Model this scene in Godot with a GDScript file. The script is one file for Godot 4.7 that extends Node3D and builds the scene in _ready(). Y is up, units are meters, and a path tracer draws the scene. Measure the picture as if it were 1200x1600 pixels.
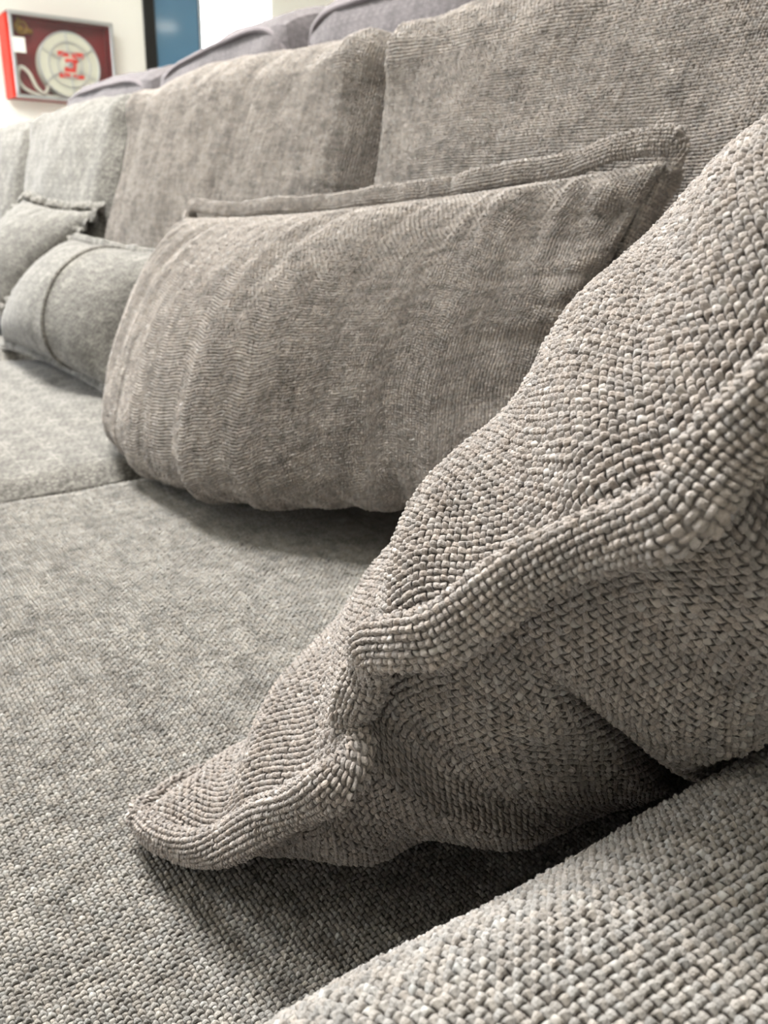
extends Node3D
# A close view along a grey chenille sofa in a furniture showroom.
# World: +x towards the near arm, -x along the sofa, -z towards its back, y up, metres.

const PITCH := 0.0024          # spacing of the yarns of the sofa cloth
var rng := RandomNumberGenerator.new()
var noise := FastNoiseLite.new()
var M := {}
var yarns := []                # meshes of a single float of yarn
var counts := {}

# ------------------------------------------------------------------ small helpers
func fresh(called: String) -> String:
	if not counts.has(called):
		counts[called] = 0
		return called
	counts[called] += 1
	return "%s_%03d" % [called, counts[called]]

func thing(called: String, label: String, category: String, t: Transform3D, group := "") -> Node3D:
	var o := Node3D.new()
	o.name = fresh(called)
	o.transform = t
	add_child(o)
	o.set_meta("label", label)
	o.set_meta("category", category)
	if group != "":
		o.set_meta("group", group)
	return o

func part(called: String, mesh: Mesh, mat: Material, parent: Node, label := "") -> MeshInstance3D:
	var o := MeshInstance3D.new()
	o.name = called
	o.mesh = mesh
	o.material_override = mat
	o.cast_shadow = GeometryInstance3D.SHADOW_CASTING_SETTING_ON
	parent.add_child(o, true)
	if label != "":
		o.set_meta("label", label)
	return o

func structure(called: String, mesh: Mesh, mat: Material, label := "", category := "") -> MeshInstance3D:
	var o := part(called, mesh, mat, self, label)
	o.set_meta("kind", "structure")
	if category != "":
		o.set_meta("category", category)
	return o

func rnd(a: float, b: float) -> float:
	return rng.randf_range(a, b)

# boxes with chamfered edges, collected into one mesh
func box_into(st: SurfaceTool, c: Vector3, s: Vector3, ch := 0.0) -> void:
	var h := s / 2.0
	ch = minf(ch, minf(h.x, minf(h.y, h.z)) * 0.6)
	for axis in 3:
		for sg in [-1.0, 1.0]:
			var n := Vector3.ZERO
			n[axis] = sg
			var u := Vector3.ZERO
			u[(axis + 1) % 3] = 1.0
			var v := Vector3.ZERO
			v[(axis + 2) % 3] = 1.0
			var hu: float = h[(axis + 1) % 3] - ch
			var hv: float = h[(axis + 2) % 3] - ch
			var m: Vector3 = c + n * h[axis]
			face(st, [m - u * hu - v * hv, m + u * hu - v * hv, m + u * hu + v * hv, m - u * hu + v * hv], n)
	if ch <= 0.0:
		return
	for axis in 3:
		var b := (axis + 1) % 3
		var d := (axis + 2) % 3
		for sb in [-1.0, 1.0]:
			for sd in [-1.0, 1.0]:
				var p1 := Vector3.ZERO
				p1[b] = sb * h[b]
				p1[d] = sd * (h[d] - ch)
				var p2 := Vector3.ZERO
				p2[b] = sb * (h[b] - ch)
				p2[d] = sd * h[d]
				var e := Vector3.ZERO
				e[axis] = h[axis] - ch
				var nn := Vector3.ZERO
				nn[b] = sb
				nn[d] = sd
				face(st, [c + p1 - e, c + p2 - e, c + p2 + e, c + p1 + e], nn.normalized())
	for sx in [-1.0, 1.0]:
		for sy in [-1.0, 1.0]:
			for sz in [-1.0, 1.0]:
				var a1 := c + Vector3(sx * h.x, sy * (h.y - ch), sz * (h.z - ch))
				var a2 := c + Vector3(sx * (h.x - ch), sy * h.y, sz * (h.z - ch))
				var a3 := c + Vector3(sx * (h.x - ch), sy * (h.y - ch), sz * h.z)
				face(st, [a1, a2, a3], Vector3(sx, sy, sz).normalized())

func face(st: SurfaceTool, q: Array, n: Vector3) -> void:
	var g: Vector3 = (q[1] - q[0]).cross(q[2] - q[0])
	if g.dot(n) > 0.0:
		q = q.duplicate()
		q.reverse()
	var ax := n.abs().max_axis_index()
	for k in range(1, q.size() - 1):
		for p: Vector3 in [q[0], q[k], q[k + 1]]:
			st.set_normal(n)
			st.set_uv(Vector2(p[(ax + 1) % 3], p[(ax + 2) % 3]))
			st.add_vertex(p)

func begin() -> SurfaceTool:
	var st := SurfaceTool.new()
	st.begin(Mesh.PRIMITIVE_TRIANGLES)
	return st

func one_box(c: Vector3, s: Vector3, ch := 0.0) -> Mesh:
	var st := begin()
	box_into(st, c, s, ch)
	return st.commit()

# a round tube along points
func tube_grid(path: PackedVector3Array, r: float, sides := 10, closed := false) -> Dictionary:
	var n := path.size()
	var p := PackedVector3Array()
	var up := Vector3(0.13, 0.97, 0.21).normalized()
	for i in n:
		var t: Vector3
		if closed:
			t = (path[(i + 1) % n] - path[(i - 1 + n) % n]).normalized()
		else:
			t = (path[mini(i + 1, n - 1)] - path[maxi(i - 1, 0)]).normalized()
		var a := up - t * up.dot(t)
		if a.length() < 0.05:
			a = Vector3(1, 0, 0) - t * t.x
		a = a.normalized()
		up = a
		var b := t.cross(a)
		for k in sides + 1:
			var w := TAU * k / sides
			p.append(path[i] + (a * cos(w) + b * sin(w)) * r)
	if closed:
		for k in sides + 1:
			p.append(p[k])
	return grid(p, sides + 1, n + (1 if closed else 0), TAU * r, r * 2.0 * n, true)

# ------------------------------------------------------------------ cloth grids
# a grid is nu x nv points, with normals, and its size in metres of cloth
func grid(p: PackedVector3Array, nu: int, nv: int, lu: float, lv: float, wrap_u := false, flip := false) -> Dictionary:
	var n := PackedVector3Array()
	n.resize(p.size())
	for j in nv:
		var ja := maxi(j - 1, 0)
		var jb := mini(j + 1, nv - 1)
		for i in nu:
			var ia := maxi(i - 1, 0)
			var ib := mini(i + 1, nu - 1)
			if wrap_u and (i == 0 or i == nu - 1):
				ia = nu - 2
				ib = 1
			var c := (p[j * nu + ib] - p[j * nu + ia]).cross(p[jb * nu + i] - p[ja * nu + i])
			n[j * nu + i] = (-c if flip else c).normalized()
	return {"p": p, "n": n, "nu": nu, "nv": nv, "lu": lu, "lv": lv, "flip": flip}

func grids_mesh(gs: Array) -> ArrayMesh:
	var v := PackedVector3Array()
	var n := PackedVector3Array()
	var uv := PackedVector2Array()
	var idx := PackedInt32Array()
	for g: Dictionary in gs:
		var at := v.size()
		v.append_array(g.p)
		n.append_array(g.n)
		var nu: int = g.nu
		var nv: int = g.nv
		var lu: float = g.lu
		var lv: float = g.lv
		var flip: bool = g.flip
		for j in nv:
			for i in nu:
				uv.append(Vector2(lu * i / (nu - 1), lv * j / (nv - 1)))
		for j in nv - 1:
			for i in nu - 1:
				var a := at + j * nu + i
				if flip:
					idx.append_array([a, a + 1, a + nu + 1, a, a + nu + 1, a + nu])
				else:
					idx.append_array([a, a + nu + 1, a + 1, a, a + nu, a + nu + 1])
	var arr := []
	arr.resize(Mesh.ARRAY_MAX)
	arr[Mesh.ARRAY_VERTEX] = v
	arr[Mesh.ARRAY_NORMAL] = n
	arr[Mesh.ARRAY_TEX_UV] = uv
	arr[Mesh.ARRAY_TEX_UV2] = uv
	arr[Mesh.ARRAY_INDEX] = idx
	var m := ArrayMesh.new()
	m.add_surface_from_arrays(Mesh.PRIMITIVE_TRIANGLES, arr)
	return m

# A float of chenille yarn, one unit of pitch to its neighbour: it rises over the crossing
# yarn in the middle and dives under the next one at both ends.
func make_yarn(k: int) -> ArrayMesh:
	var p := PackedVector3Array()
	var segs := 8
	var sides := 8
	for i in segs + 1:
		var x := lerpf(-1.0, 1.0, float(i) / segs)
		var y := 0.40 * cos(PI * x)
		var e := 1.0 - 0.42 * pow(absf(x), 1.7)
		for s in sides + 1:
			var w := TAU * (s % sides) / sides
			var lump := 1.0 + 0.24 * noise.get_noise_3d(x * 60.0 + k * 91.0, cos(w) * 40.0, sin(w) * 40.0 + k * 17.0) * 2.0
			p.append(Vector3(x, y + 0.32 * e * sin(w) * lump, -0.42 * e * cos(w) * lump))
	var g := grid(p, sides + 1, segs + 1, 1.0, 1.0, true)
	# outward normals
	var c: Vector3 = g.n[segs / 2 * (sides + 1) + 2]
	if c.y < 0.0:
		g = grid(p, sides + 1, segs + 1, 1.0, 1.0, true, true)
	return grids_mesh([g])

# Plain weave over a grid: at every crossing the upper float, along u or along v in turn.
# opt: a0,a1,b0,b1 (share of the grid), tone (Color, linear), seed, mottle, pitch
func weave(parent: Node, g: Dictionary, opt := {}) -> void:
	var pitch: float = opt.get("pitch", PITCH)
	var lu: float = g.lu
	var lv: float = g.lv
	var nx := maxi(2, int(round(lu / pitch)))
	var ny := maxi(2, int(round(lv / pitch)))
	if opt.get("even_u", false) and nx % 2 == 1:
		nx += 1
	var a0 := int(nx * float(opt.get("a0", 0.0)))
	var a1 := int(nx * float(opt.get("a1", 1.0)))
	var b0 := int(ny * float(opt.get("b0", 0.0)))
	var b1 := int(ny * float(opt.get("b1", 1.0)))
	var mottle: float = opt.get("mottle", 0.22)
	var streak: float = opt.get("streak", 0.10)
	var sd: float = opt.get("seed", 0.0)
	var r := RandomNumberGenerator.new()
	r.seed = 77 + int(sd)
	var rowtone := PackedFloat32Array()
	for i in nx:
		rowtone.append(r.randfn(0.0, streak * 0.5))
	var coltone := PackedFloat32Array()
	for j in ny:
		coltone.append(r.randfn(0.0, streak * 0.5))
	var p: PackedVector3Array = g.p
	var nu: int = g.nu
	var nv: int = g.nv
	var flip: bool = g.flip
	var kinds := yarns.size()
	var buf := []
	for k in kinds:
		buf.append(PackedFloat32Array())
	var warm: Color = opt.get("tone", Color(1, 1, 1))
	for j in range(b0, b1):
		var fy := (j + 0.5) / ny * (nv - 1)
		var j0 := mini(int(fy), nv - 2)
		fy -= j0
		for i in range(a0, a1):
			var fx := (i + 0.5) / nx * (nu - 1)
			var i0 := mini(int(fx), nu - 2)
			fx -= i0
			var at := j0 * nu + i0
			var p00 := p[at]
			var p10 := p[at + 1]
			var p01 := p[at + nu]
			var p11 := p[at + nu + 1]
			var pos := p00.lerp(p10, fx).lerp(p01.lerp(p11, fx), fy)
			var du := (p10 - p00).lerp(p11 - p01, fy) * (float(nu - 1) / nx)
			var dv := (p01 - p00).lerp(p11 - p10, fx) * (float(nv - 1) / ny)
			var ul := du.length()
			var vl := dv.length()
			if ul > pitch * 1.5:
				du *= pitch * 1.5 / ul
			if vl > pitch * 1.5:
				dv *= pitch * 1.5 / vl
			var n := du.cross(dv)
			var area := n.length()
			if area < pitch * pitch * 0.12:
				continue
			n /= area
			if flip:
				n = -n
			var lift := clampf(sqrt(area), pitch * 0.4, pitch * 1.1)
			var along := (i + j) % 2 == 0
			var bx := du if along else dv
			var bz := dv if along else -du
			var fat := r.randf_range(0.78, 1.14)
			var tall := r.randf_range(0.8, 1.3)
			bx += bz * r.randf_range(-0.11, 0.11)
			bz *= fat
			var by := n * lift * tall
			pos += n * lift * r.randf_range(-0.1, 0.1) + bz * r.randf_range(-0.07, 0.07)
			var m := noise.get_noise_2d(i * 1.3 + sd * 31.0, j * 5.0) + noise.get_noise_2d(i * 5.0, j * 1.3 + sd * 57.0)
			m += 0.7 * noise.get_noise_2d(i * 1.0 + sd * 13.0, j * 1.0 - sd * 7.0)
			var tone := 1.0 + m * mottle + (rowtone[i] if along else coltone[j]) + r.randf_range(-0.13, 0.13)
			tone = clampf(tone, 0.5, 1.6)
			var k := r.randi() % (kinds - 1)
			if r.randf() < 0.05:
				k = kinds - 1
				tone *= 1.06
			var hue := r.randf_range(-0.03, 0.03)
			buf[k].append_array(PackedFloat32Array([bx.x, by.x, bz.x, pos.x, bx.y, by.y, bz.y, pos.y, bx.z, by.z, bz.z, pos.z,
				warm.r * tone * (1.0 + hue), warm.g * tone, warm.b * tone * (1.0 - hue), 1.0]))
	for k in kinds:
		var count: int = buf[k].size() / 16
		if count == 0:
			continue
		var mm := MultiMesh.new()
		mm.transform_format = MultiMesh.TRANSFORM_3D
		mm.use_colors = true
		mm.mesh = yarns[k]
		mm.instance_count = count
		mm.buffer = buf[k]
		var o := MultiMeshInstance3D.new()
		o.name = "woven_yarn"
		o.multimesh = mm
		o.material_override = M.lustre if k == kinds - 1 else M.yarn
		o.set_meta("kind", "stuff")
		parent.add_child(o, true)

# A soft box: six grids of a rounded box with crowned faces, uneven like a stuffed cover.
# half: half sizes; r: rounding; crown: how far each pair of faces bulges; faces 0 -x 1 +x 2 -y 3 +y 4 -z 5 +z
func soft_box(half: Vector3, r: float, crown: Vector3, step: float, rough := 0.003, sd := 0.0, ear := 0.0) -> Array:
	var out := []
	for f in 6:
		var ax := f / 2
		var sg := -1.0 if f % 2 == 0 else 1.0
		var ua := (ax + 1) % 3
		var va := (ax + 2) % 3
		var lu := (half[ua] - r) + r * PI / 4.0
		var lv := (half[va] - r) + r * PI / 4.0
		var nu := maxi(6, int(2.0 * lu / step) + 1)
		var nv := maxi(6, int(2.0 * lv / step) + 1)
		var p := PackedVector3Array()
		for j in nv:
			for i in nu:
				var q := Vector3.ZERO
				q[ax] = sg * half[ax]
				q[ua] = arc_to_cube(lerpf(-lu, lu, float(i) / (nu - 1)), half[ua], r)
				q[va] = arc_to_cube(lerpf(-lv, lv, float(j) / (nv - 1)), half[va], r)
				var inner := q.clamp(-(half - Vector3.ONE * r), half - Vector3.ONE * r)
				var d := (q - inner).normalized()
				var pos := inner + d * r
				var rel := pos / half
				var k := Vector3(clampf(1.0 - rel.x * rel.x, 0, 1), clampf(1.0 - rel.y * rel.y, 0, 1), clampf(1.0 - rel.z * rel.z, 0, 1))
				pos += Vector3(rel.x * crown.x * sqrt(k.y * k.z), rel.y * crown.y * sqrt(k.x * k.z), rel.z * crown.z * sqrt(k.x * k.y))
				var corner := absf(rel.x * rel.y * rel.z)
				pos += d * ear * smoothstep(0.5, 0.9, corner)
				var w := noise.get_noise_3d(pos.x * 55.0 + sd * 40.0, pos.y * 55.0, pos.z * 55.0)
				w += 0.5 * noise.get_noise_3d(pos.x * 150.0, pos.y * 150.0 + sd * 20.0, pos.z * 150.0)
				pos += d * w * rough * 2.0
				p.append(pos)
		var e := (p[1] - p[0]).cross(p[nu] - p[0])
		var c := p[(nv / 2) * nu + nu / 2]
		var flip: bool = ((p[(nv / 2) * nu + nu / 2 + 1] - c).cross(p[(nv / 2 + 1) * nu + nu / 2] - c))[ax] * sg < 0.0
		out.append(grid(p, nu, nv, lu * 2.0, lv * 2.0, false, flip))
	return out

func arc_to_cube(l: float, h: float, r: float) -> float:
	var flat := h - r
	var a := absf(l)
	if a <= flat:
		return l
	return signf(l) * (flat + r * tan(minf((a - flat) / r, PI / 4.0)))

# a flanged scatter pillow; local x along its width, y along its height, z out of its front
# opt: w, h, bulge, back, nu, nv, wavy (follow the traced seam), skew, puckers
func pillow_side(opt: Dictionary, side: float) -> Dictionary:
	var w: float = opt.w
	var h: float = opt.h
	var H: float = opt.bulge if side > 0.0 else opt.back
	var nu: int = opt.nu
	var nv: int = opt.nv
	var pk: float = opt.get("puckers", 0.003)
	var sd: float = opt.get("seed", 0.0)
	var tf: Transform3D = opt.tf
	var wavy: bool = opt.get("wavy", false)
	var skew: float = opt.get("skew", 0.0)
	var pull: float = opt.get("pull", 0.045)
	var po: float = opt.get("power", 0.62)
	var p := PackedVector3Array()
	var even: float = opt.get("even", 0.5)
	var tu := even_steps(w, H * even, po, nu)
	var tv := even_steps(h, H * even, po, nv)
	var ebb: float = opt.get("ebb", 0.0)
	var sag: float = opt.get("sag", 0.0)
	var slack: float = opt.get("slack", 0.0) if side > 0.0 else 0.0
	var swell: float = opt.get("swell", 0.0) if side > 0.0 else 0.0
	for j in nv:
		var v := tv[j]
		for i in nu:
			var u := tu[i]
			var fu := 4.0 * u * (1.0 - u)
			var fv := 4.0 * v * (1.0 - v)
			var x := w * (u + pull * (1.0 - 2.0 * u) * fv)
			var y := h * (v + pull * (1.0 - 2.0 * v) * fu)
			var z := H * pow(fu, po) * pow(fv, po) * (1.0 - ebb * smoothstep(0.55, 1.0, u)) * lerpf(1.0 - swell, 1.0 + swell, u) * (1.0 - slack * exp(-pow((u - 0.42) / 0.18, 2.0)))
			# puckers along the seams, and a loose filling
			var e := 0.0
			e += exp(-v * h / 0.035) * noise.get_noise_2d(x * 420.0, sd * 90.0 + side * 40.0 + v * 20.0)
			e += exp(-(1.0 - v) * h / 0.035) * noise.get_noise_2d(x * 420.0 + 300.0, sd * 90.0 + side * 40.0)
			e += exp(-u * w / 0.035) * noise.get_noise_2d(y * 420.0 + 700.0, sd * 90.0 + side * 40.0)
			e += exp(-(1.0 - u) * w / 0.035) * noise.get_noise_2d(y * 420.0 + 900.0, sd * 90.0 + side * 40.0)
			z += e * pk * 2.0 * minf(1.0, fu * fv * 40.0)
			z += noise.get_noise_3d(x * 70.0 + sd * 55.0, y * 70.0, side * 30.0) * pk * 1.8 * fu * fv
			if wavy:
				z += front_dents(x, y, side)
			if side > 0.0:
				y -= sag * z * (1.0 - v * 0.6)
			var pos := Vector3(x + skew * y, y, z * side)
			if wavy:
				pos.z += seam_at(x) * exp(-pow(y / 0.075, 1.3))
			pos = above_seat(pos, tf)
			p.append(pos)
	var along_v := even_lines(p, nv, nu, nu, 1)
	var along_u := even_lines(p, nu, nv, 1, nu)
	return grid(p, nu, nv, along_u, along_v, false, side < 0.0)

# moves the points of every line of a grid so that they lie evenly along it; gives the longer lines' usual length
func even_lines(p: PackedVector3Array, n: int, lines: int, step: int, across: int) -> float:
	var most := 0.0
	for k in lines:
		var at := k * across
		var run := PackedFloat32Array([0.0])
		var old := PackedVector3Array([p[at]])
		for i in range(1, n):
			old.append(p[at + i * step])
			run.append(run[i - 1] + old[i].distance_to(old[i - 1]))
		most += run[n - 1] / lines
		var seek := 0
		for i in range(1, n - 1):
			var want := run[n - 1] * i / (n - 1)
			while seek < n - 2 and run[seek + 1] < want:
				seek += 1
			p[at + i * step] = old[seek].lerp(old[seek + 1], (want - run[seek]) / maxf(run[seek + 1] - run[seek], 1e-9))
	return most

# shares of the width that lie evenly along a bulging profile; the last entry is its length
func even_steps(w: float, H: float, po: float, n: int) -> PackedFloat32Array:
	var l := PackedFloat32Array([0.0])
	var us := PackedFloat32Array([0.0])
	var before := Vector2.ZERO
	for k in range(1, 401):
		var u := (1.0 - cos(PI * k / 400.0)) / 2.0
		var q := Vector2(u * w, H * pow(4.0 * u * (1.0 - u), po))
		l.append(l[k - 1] + q.distance_to(before))
		us.append(u)
		before = q
	var out := PackedFloat32Array()
	var at := 0
	for i in n:
		var want := l[400] * i / (n - 1)
		while at < 399 and l[at + 1] < want:
			at += 1
		out.append(lerpf(us[at], us[at + 1], clampf((want - l[at]) / maxf(l[at + 1] - l[at], 1e-9), 0.0, 1.0)))
	out.append(l[400])
	return out

# the flange: a flattened double hem swept round the seam
# pts: centre points; outs: outward direction; fold: angle from outward towards the front; half width; half thickness
func hem_grid(pts: PackedVector3Array, outs: PackedVector3Array, fold: PackedFloat32Array, wide: PackedFloat32Array, thick: float, closed: bool) -> Dictionary:
	# angles that lie evenly round the flat section
	var round_at := PackedFloat32Array()
	var ring := PackedFloat32Array([0.0])
	var last := Vector2(wide[0], 0)
	for k in range(1, 257):
		var cw := cos(TAU * k / 256.0)
		var sw := sin(TAU * k / 256.0)
		var q := Vector2(signf(cw) * pow(absf(cw), 0.8) * wide[0], signf(sw) * pow(absf(sw), 0.8) * thick)
		ring.append(ring[k - 1] + q.distance_to(last))
		last = q
	var seek := 0
	for k in 16:
		while seek < 255 and ring[seek + 1] < ring[256] * k / 16.0:
			seek += 1
		round_at.append(TAU * (seek + clampf((ring[256] * k / 16.0 - ring[seek]) / maxf(ring[seek + 1] - ring[seek], 1e-7), 0.0, 1.0)) / 256.0)
	# even steps along the path
	var run := PackedFloat32Array([0.0])
	var m := pts.size()
	for i in (m if closed else m - 1):
		run.append(run[i] + pts[i].distance_to(pts[(i + 1) % m]))
	var count := int(run[run.size() - 1] / 0.0022)
	var p2 := PackedVector3Array()
	var o2 := PackedVector3Array()
	var f2 := PackedFloat32Array()
	var w2 := PackedFloat32Array()
	var at := 0
	for i in count:
		var want := run[run.size() - 1] * i / count
		while at < run.size() - 2 and run[at + 1] < want:
			at += 1
		var f := clampf((want - run[at]) / maxf(run[at + 1] - run[at], 1e-6), 0.0, 1.0)
		var k2 := (at + 1) % m
		p2.append(pts[at].lerp(pts[k2], f))
		o2.append(outs[at].lerp(outs[k2], f))
		f2.append(lerpf(fold[at], fold[k2], f))
		w2.append(lerpf(wide[at], wide[k2], f))
	pts = p2
	outs = o2
	fold = f2
	wide = w2
	var n := pts.size()
	var sides := 16
	var p := PackedVector3Array()
	var length := 0.0
	var girth := 0.0
	for i in (n + 1 if closed else n):
		var k := i % n
		var a := pts[(k - 1 + n) % n] if closed else pts[maxi(k - 1, 0)]
		var b := pts[(k + 1) % n] if closed else pts[mini(k + 1, n - 1)]
		var t := (b - a).normalized()
		length += (b - a).length() / 2.0
		var o := (outs[k] - t * outs[k].dot(t)).normalized()
		var u := t.cross(o)
		var d := o * cos(fold[k]) + u * sin(fold[k])
		var e := t.cross(d)
		girth += 4.0 * (wide[k] + thick) * 0.85 / n
		for s in sides + 1:
			var w := round_at[s % sides]
			var cw := cos(w)
			var sw := sin(w)
			# superellipse, a little fatter at the rim
			var ca := signf(cw) * pow(absf(cw), 0.8)
			var sa := signf(sw) * pow(absf(sw), 0.8)
			p.append(pts[k] + d * ca * wide[k] + e * sa * thick)
	var g := grid(p, sides + 1, p.size() / (sides + 1), girth, length, true)
	var c := Vector3.ZERO
	for s in sides:
		c += p[s] / sides
	if g.n[0].dot(p[0] - c) < 0.0:
		g = grid(p, sides + 1, p.size() / (sides + 1), girth, length, true, true)
	return g

# ------------------------------------------------------------------ materials
func cloth(called: String, c: Color, rough := 0.92, sheen := 0.35, spec := 0.25) -> StandardMaterial3D:
	var m := StandardMaterial3D.new()
	m.resource_name = called
	m.albedo_color = c
	m.roughness = rough
	m.metallic_specular = spec
	m.rim_enabled = sheen > 0.0
	m.rim = sheen
	m.rim_tint = 0.6
	return m

func plain(called: String, c: Color, rough := 0.6, metal := 0.0) -> StandardMaterial3D:
	var m := StandardMaterial3D.new()
	m.resource_name = called
	m.albedo_color = c
	m.roughness = rough
	m.metallic = metal
	return m

# weave of the cloth where single yarns are too far off to build: height and tone of a tile of 16 yarns
func weave_tile(px: int, yarn_count: int, tone_spread: float) -> Array:
	var hi := Image.create(px, px, false, Image.FORMAT_RGBAF)
	var al := Image.create(px, px, false, Image.FORMAT_RGBA8)
	var r := RandomNumberGenerator.new()
	r.seed = 5
	var tone := PackedFloat32Array()
	for k in yarn_count * yarn_count:
		tone.append(1.0 + r.randf_range(-tone_spread, tone_spread))
	var s := float(yarn_count) / px
	for y in px:
		for x in px:
			var u := x * s
			var v := y * s
			var i := int(u)
			var j := int(v)
			var best := -9.0
			var t := 1.0
			for di in [-1, 0, 1]:
				for dj in [-1, 0, 1]:
					var ii: int = i + di
					var jj: int = j + dj
					var dx := u - ii - 0.5
					var dy := v - jj - 0.5
					if (ii + jj) % 2 != 0:
						var sw := dx
						dx = dy
						dy = sw
					if absf(dx) > 1.0 or absf(dy) > 0.5:
						continue
					var hh := 0.3 * cos(PI * dx) + 0.3 * sqrt(maxf(0.0, 1.0 - 4.0 * dy * dy))
					if hh > best:
						best = hh
						t = tone[posmod(jj, yarn_count) * yarn_count + posmod(ii, yarn_count)]
			var c := clampf(0.5 + best * 0.8, 0.0, 1.0)
			hi.set_pixel(x, y, Color(c, c, c))
			var q := clampf(0.78 * t, 0.0, 1.0)
			al.set_pixel(x, y, Color(q, q, q))
	return [ImageTexture.create_from_image(hi), ImageTexture.create_from_image(al)]

func mottle_texture(lo: float, hi: float, sd: int, stretch: Vector2) -> ImageTexture:
	var n := 256
	var im := Image.create(n, n, false, Image.FORMAT_RGBA8)
	var f := FastNoiseLite.new()
	f.seed = sd
	f.frequency = 0.02
	f.fractal_octaves = 4
	var a := f.get_seamless_image(n, n)
	f.frequency = 0.05
	f.seed = sd + 9
	var b := f.get_seamless_image(n, n)
	for y in n:
		for x in n:
			var t := a.get_pixel(x, y).r * 0.5 + b.get_pixel(int(x * stretch.x) % n, int(y * stretch.y) % n).r * 0.5
			t = lerpf(lo, hi, smoothstep(0.25, 0.75, t))
			im.set_pixel(x, y, Color(t, t, t))
	return ImageTexture.create_from_image(im)

func woven(called: String, c: Color, tile: Array, pitch: float, relief: float, mott: Texture2D, mott_size := 0.25, sheen := 0.35) -> StandardMaterial3D:
	var m := cloth(called, c, 0.92, sheen)
	m.albedo_texture = tile[1]
	m.heightmap_enabled = true
	m.heightmap_texture = tile[0]
	m.heightmap_scale = relief
	var k := 1.0 / (16.0 * pitch)
	m.uv1_scale = Vector3(k, k, k)
	m.detail_enabled = true
	m.detail_albedo = mott
	m.detail_blend_mode = BaseMaterial3D.BLEND_MODE_MUL
	m.detail_uv_layer = BaseMaterial3D.DETAIL_UV_2
	m.uv2_scale = Vector3.ONE / mott_size
	return m

func materials() -> void:
	var tile := weave_tile(256, 16, 0.2)
	var mott := mottle_texture(0.82, 1.0, 3, Vector2(1, 2))
	var mott2 := mottle_texture(0.88, 1.0, 8, Vector2(1, 2))
	M.yarn = cloth("chenille yarn", Color(0.525, 0.508, 0.496), 0.85, 0.4, 0.3)
	M.yarn.vertex_color_use_as_albedo = true
	var fuzz := NoiseTexture2D.new()
	fuzz.width = 128
	fuzz.height = 128
	fuzz.seamless = true
	var fz := FastNoiseLite.new()
	fz.seed = 3
	fz.frequency = 0.05
	fuzz.noise = fz
	M.yarn.heightmap_enabled = true
	M.yarn.heightmap_texture = fuzz
	M.yarn.heightmap_scale = 0.03
	M.lustre = cloth("lustrous fibre", Color(0.535, 0.522, 0.51), 0.5, 0.3, 0.45)
	M.lustre.vertex_color_use_as_albedo = true
	M.gap_shade_ground = cloth("gap shaded cloth under the yarns", Color(0.43, 0.41, 0.395), 0.95, 0.0, 0.1)  # same cloth as the yarns, darkened to paint shade into the gaps
	M.taupe = woven("grey taupe chenille", Color(0.545, 0.53, 0.508), tile, PITCH, 0.05, mott)
	M.lavender = woven("lavender grey linen", Color(0.485, 0.461, 0.470), tile, 0.0012, 0.015, mott2, 0.3)
	M.lavender_cord = cloth("lavender piping", Color(0.41, 0.385, 0.395))
	M.wall = plain("painted wall", Color(0.93, 0.93, 0.91), 0.85)
	M.ceiling = plain("ceiling paint", Color(0.88, 0.88, 0.86), 0.9)
	M.floor = plain("pale floor tile", Color(0.66, 0.63, 0.58), 0.35)
	M.wood = plain("dark stained wood", Color(0.16, 0.11, 0.08), 0.45)
	M.alu = plain("brushed aluminium", Color(0.72, 0.73, 0.74), 0.38, 0.9)
	M.black = plain("black frame", Color(0.03, 0.03, 0.035), 0.4)
	M.red = plain("red painted steel", Color(0.50, 0.03, 0.06), 0.45)
	M.orange = plain("orange red edge", Color(0.78, 0.16, 0.07), 0.5)
	M.drum = plain("pale enamel", Color(0.78, 0.78, 0.72), 0.4)
	M.hose = plain("white canvas hose", Color(0.80, 0.79, 0.74), 0.8)
	M.mark = plain("red print", Color(0.80, 0.14, 0.09), 0.6)
	M.paper = plain("white paper", Color(0.92, 0.92, 0.90), 0.8)
	M.brass = plain("brass", Color(0.62, 0.48, 0.22), 0.35, 0.9)
	M.bluepanel = plain("dark blue tinted glass", Color(0.33, 0.49, 0.61), 0.08)
	M.bluepanel.metallic_specular = 0.6
	M.glass = plain("clear glass", Color(0.95, 0.98, 1.0, 0.015), 0.02)
	M.glass.metallic_specular = 0.25
	M.glass.transparency = BaseMaterial3D.TRANSPARENCY_ALPHA
	M.lamp = plain("lit diffuser", Color(1, 1, 1), 0.5)
	M.lamp.emission_enabled = true
	M.lamp.emission = Color(1.0, 0.97, 0.92)
	M.lamp.emission_energy_multiplier = 10.0

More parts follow.
